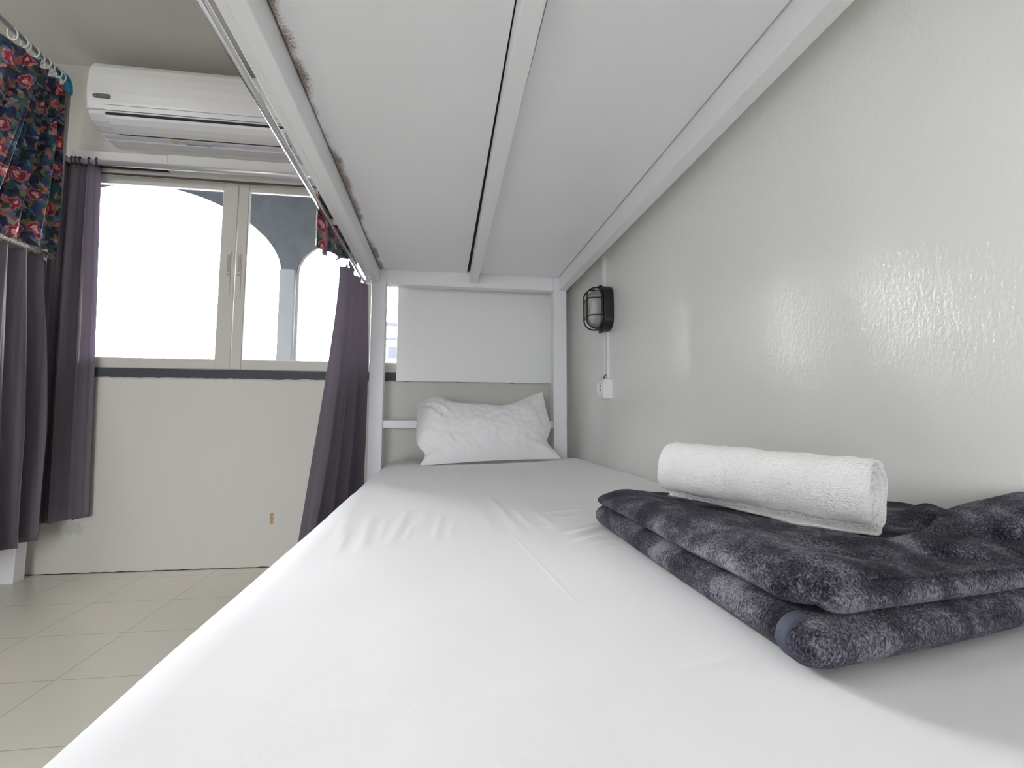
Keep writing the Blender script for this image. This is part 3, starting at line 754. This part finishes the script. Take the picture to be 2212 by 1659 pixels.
# window rod with its satin curtain
wr = empty('curtain_rod', (-.7, 2.385, 1.20))
MB().tube([(-1.88, 2.385, 1.214), (.50, 2.385, 1.214)], .0135, 18).build('rod', 'rod_satin', wr, smooth=True)
for x in (-1.86, .48): MB().box(x - .006, x + .006, 2.385, 2.4045 if x > 0 else YW, 1.206, 1.222).build('bracket', 'ring_dark', wr)
tag(wr, 'polished steel curtain rod above the window under the air conditioner', 'curtain rod')
cw = curtain('satin_curtain', [(-1.835, 2.375), (-1.78, 2.395), (-1.72, 2.395), (-1.665, 2.395)], [(-1.83, 2.36), (-1.75, 2.385), (-1.68, 2.395), (-1.61, 2.405)],
             lambda u: 1.205 + .004 * math.sin(u * 50), lambda u: -.500 + .028 * u, 2.6, .022, .034, 'satin', 23, phase=4.2, sharp=.35, nu=300)
for x in (-1.80, -1.775, -1.757, -1.74, -1.70, -1.668):
    MB().tube(torus((x, 2.385, 1.214), (1, .25, .1), .0185, .003), .0032, 8, closed=True).build('curtain_ring', 'ring_dark', cw, smooth=True)
tag(cw, 'purple grey satin curtain gathered at the left side of the window', 'curtain', 'purple grey satin curtains')

# bunk curtain rod and the curtains that hang on it
br_ = empty('curtain_rod', (-.388, 1.2, .65))
MB().tube([(-.386, .08, .652), (-.386, 2.335, .652)], .0085, 14).build('rod', 'chrome', br_, smooth=True)
for y in (.5, 1.6, 2.30): MB().box(-.386, -.36, y - .01, y + .01, .655, .668).build('bracket', 'enamel', br_)
tag(br_, 'thin shiny curtain rod running along the outer side of the upper deck rail', 'curtain rod')
cb = curtain('satin_curtain', [(-.412, 1.925), (-.405, 2.04), (-.392, 2.18), (-.376, 2.325)], [(-.485, 1.70), (-.47, 1.86), (-.43, 2.06), (-.368, 2.335)],
             lambda u: .640 - .03 * (1 - sst(0, .18, u)), -.60, 3.6, .016, .032, 'satin', 31, phase=2.4, sharp=.3, nu=360, pw=1.45)
tag(cb, 'purple grey satin curtain bunched beside the head post of the bunk', 'curtain', 'purple grey satin curtains')
fr_ = curtain('floral_curtain', [(-.415, 1.56), (-.41, 1.75), (-.40, 1.95), (-.395, 2.16)], [(-.395, 1.475), (-.40, 1.62), (-.402, 1.86), (-.40, 2.14)],
              1.55, lambda u: lerp(.530, .655, sst(.05, 1., u)) + .010 * math.sin(u * 19), 3.5, .012, .014, 'floral', 41, phase=.4)
MB().tube([(-.405, .1, 1.57), (-.405, 2.31, 1.57)], .009, 12).build('hanging_rod', 'chrome', fr_, smooth=True)
MB().box(-.41, -.34, 2.30, 2.318, 1.56, 1.58).build('rod_bracket', 'enamel', fr_)
tag(fr_, 'floral rose-print curtain of the upper berth, its hem peeking below the deck rail', 'curtain')

# ------------------------------------------------------------------ white board behind the headboard
wb = MB().box(-.235, .660, 2.425, YW - .008, .180, 1.205)
tag(wb.build('white_board', 'board', bevel=.002), 'plain white board covering the window part behind the headboard', 'board')

# ------------------------------------------------------------------ air conditioner
AX0, AX1 = -1.645, -.69
ac = empty('air_conditioner', ((AX0 + AX1) / 2, 2.35, 1.34))
prof = [(YW - .002, 1.645), (2.300, 1.645), (2.278, 1.640), (2.262, 1.615), (2.253, 1.575), (2.248, 1.530), (2.248, 1.480), (2.252, 1.440), (2.258, 1.405)]
low = [(2.266, 1.388), (2.290, 1.368), (2.315, 1.356), (2.350, 1.349), (2.352, 1.352), (2.366, 1.351), (2.368, 1.344), (2.395, 1.341), (2.40, 1.336), (YW - .002, 1.334)]
def capped(mb, poly, x0, x1, r=.012, n=5):
    # extrusion with softly rounded ends (profile shrinks towards its centroid at the ends)
    cy = sum(p[0] for p in poly) / len(poly); cz = sum(p[1] for p in poly) / len(poly)
    rings = []
    st = [(x0 + r * (1 - math.sin(PI / 2 * k / n)), 1 - (1 - math.cos(PI / 2 * k / n)) * .16) for k in range(n, -1, -1)]
    st = st[::-1]; st = [(x0 + r * (1 - math.cos(PI / 2 * k / n)), 1 - .13 * (1 - math.sin(PI / 2 * k / n))) for k in range(n + 1)]
    en = [(x0 + x1 - a, s_) for a, s_ in st][::-1]
    for x, s_ in st + en: rings.append([(x, min(YW - .002, lerp(cy, p[0], s_)) if p[0] < YW - .01 else p[0], lerp(cz, p[1], s_)) for p in poly])
    N = len(poly); v = [q for r_ in rings for q in r_]; f = []
    for i in range(len(rings) - 1):
        for k in range(N): l = (k + 1) % N; f.append((i * N + k, i * N + l, (i + 1) * N + l, (i + 1) * N + k))
    f += [tuple(range(N)), tuple((len(rings) - 1) * N + k for k in range(N))[::-1]]
    mb.add(v, f)
mb = MB(); capped(mb, prof + [(2.30, 1.42), (YW - .002, 1.42)], AX0, AX1); mb.build('front_panel', 'ac', ac, smooth=False, bevel=.003)
inner = [(2.262, 1.404)] + low + [(YW - .002, 1.43), (2.31, 1.43)]
mb = MB(); capped(mb, inner, AX0 + .002, AX1 - .002); mb.build('lower_housing', 'ac_side', ac, bevel=.002)
# louver (slightly proud), dark slots, front seam
mb = MB(); mb.extrude([(2.262, 1.3835), (2.268, 1.372), (2.290, 1.355), (2.318, 1.3455), (2.344, 1.341), (2.344, 1.346), (2.318, 1.352), (2.294, 1.362), (2.27, 1.385)], 'x', AX0 + .085, AX1 - .085)
mb.build('louver', 'ac', ac, bevel=.001)
MB().box(AX0 + .085, AX1 - .085, 2.2555, 2.270, 1.384, 1.3925).build('air_slot', 'ac_dark', ac)
MB().box(AX0 + .085, AX1 - .085, 2.3445, 2.357, 1.3445, 1.352).build('air_slot', 'ac_dark', ac)
MB().tube([(AX0 + .075, 2.2535, 1.427), (AX1 - .075, 2.2535, 1.427)], .0012, 6).build('panel_seam', 'sticker_grey', ac)
for x in (AX0 + .045, ): 
    MB().box(AX0 + .004, AX0 + .078, 2.2515, 2.262, 1.403, 1.4075).build('panel_edge', 'ring_white', ac, bevel=.001)
bg = MB(); n = 14; R = .0095; xa, xb, zc, yy = -1.603, -1.548, 1.4625, 2.2475
poly = [(xa + R * math.cos(t), zc + R * math.sin(t)) for t in np.linspace(PI / 2, 3 * PI / 2, n)] + [(xb + R * math.cos(t), zc + R * math.sin(t)) for t in np.linspace(-PI / 2, PI / 2, n)]
badge = bg.extrude(poly, 'y', yy - .0022, yy + .004).build('badge', 'badge', ac)
MB().tube(torus((xa + .001, yy - .0026, zc), (0, 1, 0), .0062, .0009), .0009, 6, closed=True).build('badge_ring', 'badge_mark', badge)
def text(body, size, loc, rot, material, name, parent, ext=.0004):
    c = bpy.data.curves.new(name, 'FONT'); c.body = body; c.size = size; c.extrude = ext; c.align_x = 'CENTER'; c.align_y = 'CENTER'
    o = bpy.data.objects.new(name, c); COL.objects.link(o); dg = bpy.context.evaluated_depsgraph_get()
    me = bpy.data.meshes.new_from_object(o.evaluated_get(dg)); bpy.data.objects.remove(o)
    o = bpy.data.objects.new(name, me); COL.objects.link(o); me.materials.clear(); me.materials.append(M[material])
    b = Vector(parent['_b']); o.parent = parent; o.location = Vector(loc) - b; o.rotation_euler = rot; o['_b'] = list(b); return o
text('TRANE', .0115, (-1.570, yy - .0024, zc), (PI / 2, 0, 0), 'badge_mark', 'badge_lettering', badge)
st = MB().box(-1.345, -1.10, 2.370, 2.393, 1.3405, 1.3425).build('sticker', 'sticker', ac)
MB().add([(-1.335, 2.372, 1.3400), (-1.305, 2.388, 1.3396), (-1.335, 2.390, 1.3396)], [(0, 1, 2)]).build('warning_triangle', 'yellow', st, solid=.0008)
MB().box(-1.275, -1.16, 2.387, 2.396, 1.3392, 1.3402).build('text_block', 'sticker_grey', st)
for k in range(4): MB().box(-1.29 + k * .045, -1.26 + k * .045, 2.374 + .002 * (k % 2), 2.3765 + .002 * (k % 2), 1.3396, 1.3403).build('text_line', 'sticker_grey', st)
tag(ac, 'white wall-mounted air conditioner above the window', 'air conditioner')

# ------------------------------------------------------------------ bulkhead lamp on the glossy wall
LY, LZ = 1.842, .452
lp = empty('bulkhead_lamp', (XR, LY, LZ - .1))
def oval(hy, hz, r, n=10):
    P = []
    for cyy, czz, a0 in ((hy - r, hz - r, 0), (-hy + r, hz - r, PI / 2), (-hy + r, -hz + r, PI), (hy - r, -hz + r, 3 * PI / 2)):
        P += [(LY + cyy + r * math.cos(a0 + PI / 2 * k / n), LZ + czz + r * math.sin(a0 + PI / 2 * k / n)) for k in range(n + 1)]
    return P
MB().extrude(oval(.060, .094, .050), 'x', XR - .042, XR + .001).build('base_plate', 'black', lp, bevel=.006, seg=3)
MB().extrude(oval(.053, .086, .045), 'x', XR - .050, XR - .040).build('rim', 'black', lp, bevel=.003)
# glass body: superellipsoid dome
def dome(u, v):
    a = 2 * PI * u; ph = PI / 2 * v
    c = oval(.046, .078, .040, 9); i = u * (len(c)); k = int(i) % len(c); q = c[k]
    s_ = math.cos(ph) ** .45
    return (XR - .048 - .050 * math.sin(ph) ** .9, LY + (q[0] - LY) * s_, LZ + (q[1] - LZ) * s_)
MB().grid(dome, 40, 14, wrapu=True).build('glass_cover', 'ribglass', lp, smooth=True)
bb = MB(); bb.grid(lambda u, v: (XR - .050 - .022 * math.sin(PI * v), LY + .024 * math.cos(2 * PI * u) * math.sin(PI * v), LZ + .002 + .034 * math.cos(PI * v) + .0 * u), 20, 14, wrapu=True)
bb.v = [(x - .006 * math.cos(0), y, z) for x, y, z in bb.v]
bb = MB(); bb.grid(lambda u, v: (XR - .068 + .020 * math.cos(2 * PI * u) * math.sin(PI * v) ** .8, LY + .022 * math.sin(2 * PI * u) * math.sin(PI * v) ** .8, LZ + .040 * math.cos(PI * v)), 20, 14, wrapu=True)
bb.build('bulb', 'bulb', lp, smooth=True)
cage = MB()
for oy in (-.020, .020):
    P = [(XR - .048, LY + oy, LZ + .086)]
    P += [(XR - .060 - .042 * math.sin(PI / 2 * k / 8), LY + oy, LZ + .048 + .038 * math.cos(PI / 2 * k / 8)) for k in range(9)]
    P += [(XR - .060 - .042 * math.sin(PI / 2 * (8 - k) / 8), LY + oy, LZ - .048 - .038 * math.cos(PI / 2 * (8 - k) / 8)) for k in range(9)] + [(XR - .048, LY + oy, LZ - .086)]
    cage.tube(P, .0032, 8)
for oz in (-.036, .036):
    P = [(XR - .046, LY - .054, LZ + oz)] + [(XR - .062 - .038 * math.sin(PI / 2 * k / 7), LY - .030 - .024 * math.cos(PI / 2 * k / 7), LZ + oz) for k in range(8)]
    P += [(XR - .062 - .038 * math.sin(PI / 2 * (7 - k) / 7), LY + .030 + .024 * math.cos(PI / 2 * (7 - k) / 7), LZ + oz) for k in range(8)] + [(XR - .046, LY + .054, LZ + oz)]
    cage.tube(P, .0026, 8)
cage.build('wire_cage', 'black_cage', lp, smooth=True)
for s_ in (-1, 1):
    MB().extrude([(LY - .012, LZ + s_ * .082), (LY + .012, LZ + s_ * .082), (LY + .009, LZ + s_ * .101), (LY - .009, LZ + s_ * .101)], 'x', XR - .044, XR - .030).build('screw_lug', 'black', lp, bevel=.002)
    MB().tube([(XR - .050, LY, LZ + s_ * .092), (XR - .044, LY, LZ + s_ * .092)], .0035, 10).build('screw', 'chrome', lp)
tag(lp, 'black oval bulkhead lamp with wire cage on the glossy right wall', 'wall lamp')
# conduits and the socket
MB_ = MB().box(XR - .012, XR + .001, 1.872, 1.902, LZ + .09, CE)
tag(MB_.build('cable_conduit', 'conduit', bevel=.003), 'white cable conduit running up the wall above the bulkhead lamp', 'conduit')
MB_ = MB().box(XR - .010, XR + .001, 1.842, 1.866, .158, LZ - .094)
tag(MB_.build('cable_conduit', 'conduit', bevel=.003), 'white conduit below the lamp, nearer of the pair above the socket', 'conduit', 'conduits between lamp and socket')
MB_ = MB().box(XR - .010, XR + .001, 1.878, 1.896, .158, LZ - .094)
tag(MB_.build('cable_conduit', 'conduit', bevel=.003), 'white conduit below the lamp, farther and thinner of the pair above the socket', 'conduit', 'conduits between lamp and socket')
so = empty('wall_socket', (XR, 1.86, .08))
MB().box(XR - .034, XR + .001, 1.815, 1.893, .077, .158).build('back_box', 'switch', so, bevel=.003)
fp = MB().box(XR - .038, XR - .033, 1.820, 1.888, .082, .153).build('face_plate', 'switch', so, bevel=.002)
rk = MB().box(XR - .044, XR - .037, 1.864, 1.882, .098, .142).build('rocker_switch', 'switch', so, bevel=.002)
rr_ = MB().box(XR - .041, XR - .037, 1.828, 1.855, .096, .142).build('outlet', 'switch', so, bevel=.0015)
for yy_, zz_ in ((1.8415, .131), (1.8475, .111), (1.8355, .111)):
    MB().tube([(XR - .0418, yy_, zz_), (XR - .040, yy_, zz_)], .0027, 10).build('pin_hole', 'hole', rr_)
MB().tube([(XR - .018, 1.862, .158), (XR - .020, 1.852, .172), (XR - .014, 1.846, .178)], .0022, 8).build('loose_wire', 'hole', so)
tag(so, 'small white wall socket with rocker switch below the bulkhead lamp', 'socket')

# ------------------------------------------------------------------ light
LX, LYY = -2.0, 1.0  # unseen fill lamp, added; its pane reflection falls in the bright arch
cl_ = empty('added_fill_light', (LX, LYY, CE - .06))
def disc(r0, r1, z0, z1):
    n = 32; P0 = [(LX + r0 * math.cos(2 * PI * k / n), LYY + r0 * math.sin(2 * PI * k / n), z0) for k in range(n)]
    P1 = [(LX + r1 * math.cos(2 * PI * k / n), LYY + r1 * math.sin(2 * PI * k / n), z1) for k in range(n)]
    return MB().add(P0 + P1, [(k, (k + 1) % n, n + (k + 1) % n, n + k) for k in range(n)] + [tuple(range(n))[::-1], tuple(range(n, 2 * n))])
disc(.15, .16, CE - .03, CE).build('fill_light_housing', 'switch', cl_, bevel=.003)
tag(cl_, 'added unseen round ceiling light over the left bunk, for fill', 'ceiling light')
ll = bpy.data.lights.new('added_fill_lamp', 'AREA'); ll.shape = 'DISK'; ll.size = .28; ll.energy = 13.; ll.color = (1., .995, .98)
lo_ = bpy.data.objects.new('added_fill_lamp', ll); COL.objects.link(lo_); lo_.location = (LX, LYY, CE - .04 + ZC)
SKY_FRONT, SKY_BACK = 41., 13.     # overcast sky, brighter on the window side
wd = bpy.data.worlds.new('overcast_sky'); scene.world = wd; wd.use_nodes = True
nt = wd.node_tree; bg = nt.nodes['Background']; bg.inputs[0].default_value = (.93, .96, 1., 1)
tc = nt.nodes.new('ShaderNodeTexCoord'); sp_ = nt.nodes.new('ShaderNodeSeparateXYZ'); nt.links.new(tc.outputs['Generated'], sp_.inputs[0])
def mr(src, a, b, c, d):
    n = nt.nodes.new('ShaderNodeMapRange'); nt.links.new(src, n.inputs[0])
    for k, v_ in enumerate((a, b, c, d)): n.inputs[k + 1].default_value = v_
    return n.outputs[0]
front = mr(sp_.outputs[1], -.2, .2, SKY_BACK, SKY_FRONT); grd = mr(sp_.outputs[2], -.12, .0, .5, 1.)
ml = nt.nodes.new('ShaderNodeMath'); ml.operation = 'MULTIPLY'; nt.links.new(front, ml.inputs[0]); nt.links.new(grd, ml.inputs[1])
nt.links.new(ml.outputs[0], bg.inputs[1])
sd = bpy.data.lights.new('hazy_sun', 'SUN'); sd.energy = 9.; sd.angle = math.radians(30); sd.color = (1., .985, .96)
so_ = bpy.data.objects.new('hazy_sun', sd); COL.objects.link(so_); so_.location = (-2, 6, 5)
so_.rotation_euler = Vector((.66, -.72, -.25)).to_track_quat('-Z', 'Y').to_euler()
def portal(name, w_, h_, loc, rx):
    pd = bpy.data.lights.new(name, 'AREA'); pd.shape = 'RECTANGLE'; pd.size = w_; pd.size_y = h_; pd.cycles.is_portal = True
    po = bpy.data.objects.new(name, pd); COL.objects.link(po); po.location = loc; po.rotation_euler = (rx, 0, 0)
portal('window_portal', WX1 - WX0, WZ1 - WZ0, ((WX0 + WX1) / 2, YW + .11, (WZ0 + WZ1) / 2 + ZC), -PI / 2)
portal('fill_door_portal', DX1 - DX0, DZ1 - FL, ((DX0 + DX1) / 2, YB - .11, (DZ1 + FL) / 2 + ZC), PI / 2)

# ------------------------------------------------------------------ camera
cd = bpy.data.cameras.new('camera'); cam = bpy.data.objects.new('camera', cd); COL.objects.link(cam); scene.camera = cam
cd.sensor_width = 36; cd.sensor_fit = 'HORIZONTAL'; cd.lens = 1000 / 2212 * 36
cd.shift_x = (1106 - 1085.692) / 2212; cd.shift_y = (822.488 - 829.5) / 2212; cd.clip_start = .02
yaw, pitch, roll = (0.130365, 0.077711, 0.005933)
cy_, sy_, cp_, sp_ = math.cos(yaw), math.sin(yaw), math.cos(pitch), math.sin(pitch)
fw = Vector((sy_ * cp_, cy_ * cp_, sp_)); r_ = Vector((cy_, -sy_, 0)); u_ = r_.cross(fw)
r2 = r_ * math.cos(roll) + u_ * math.sin(roll); u2 = u_ * math.cos(roll) - r_ * math.sin(roll)
cam.matrix_world = Matrix(((r2.x, u2.x, -fw.x, 0), (r2.y, u2.y, -fw.y, 0), (r2.z, u2.z, -fw.z, ZC), (0, 0, 0, 1)))

for o in scene.objects:
    if '_b' in o: del o['_b']
vs_ = scene.view_settings
vs_.view_transform = 'Standard'; vs_.look = 'None'; vs_.gamma = 1; vs_.use_curve_mapping = False; vs_.exposure = .12
scene.cycles.max_bounces = 14; scene.cycles.diffuse_bounces = 8; scene.cycles.transparent_max_bounces = 12
scene.cycles.sample_clamp_indirect = 8; scene.cycles.caustics_reflective = False; scene.cycles.caustics_refractive = False
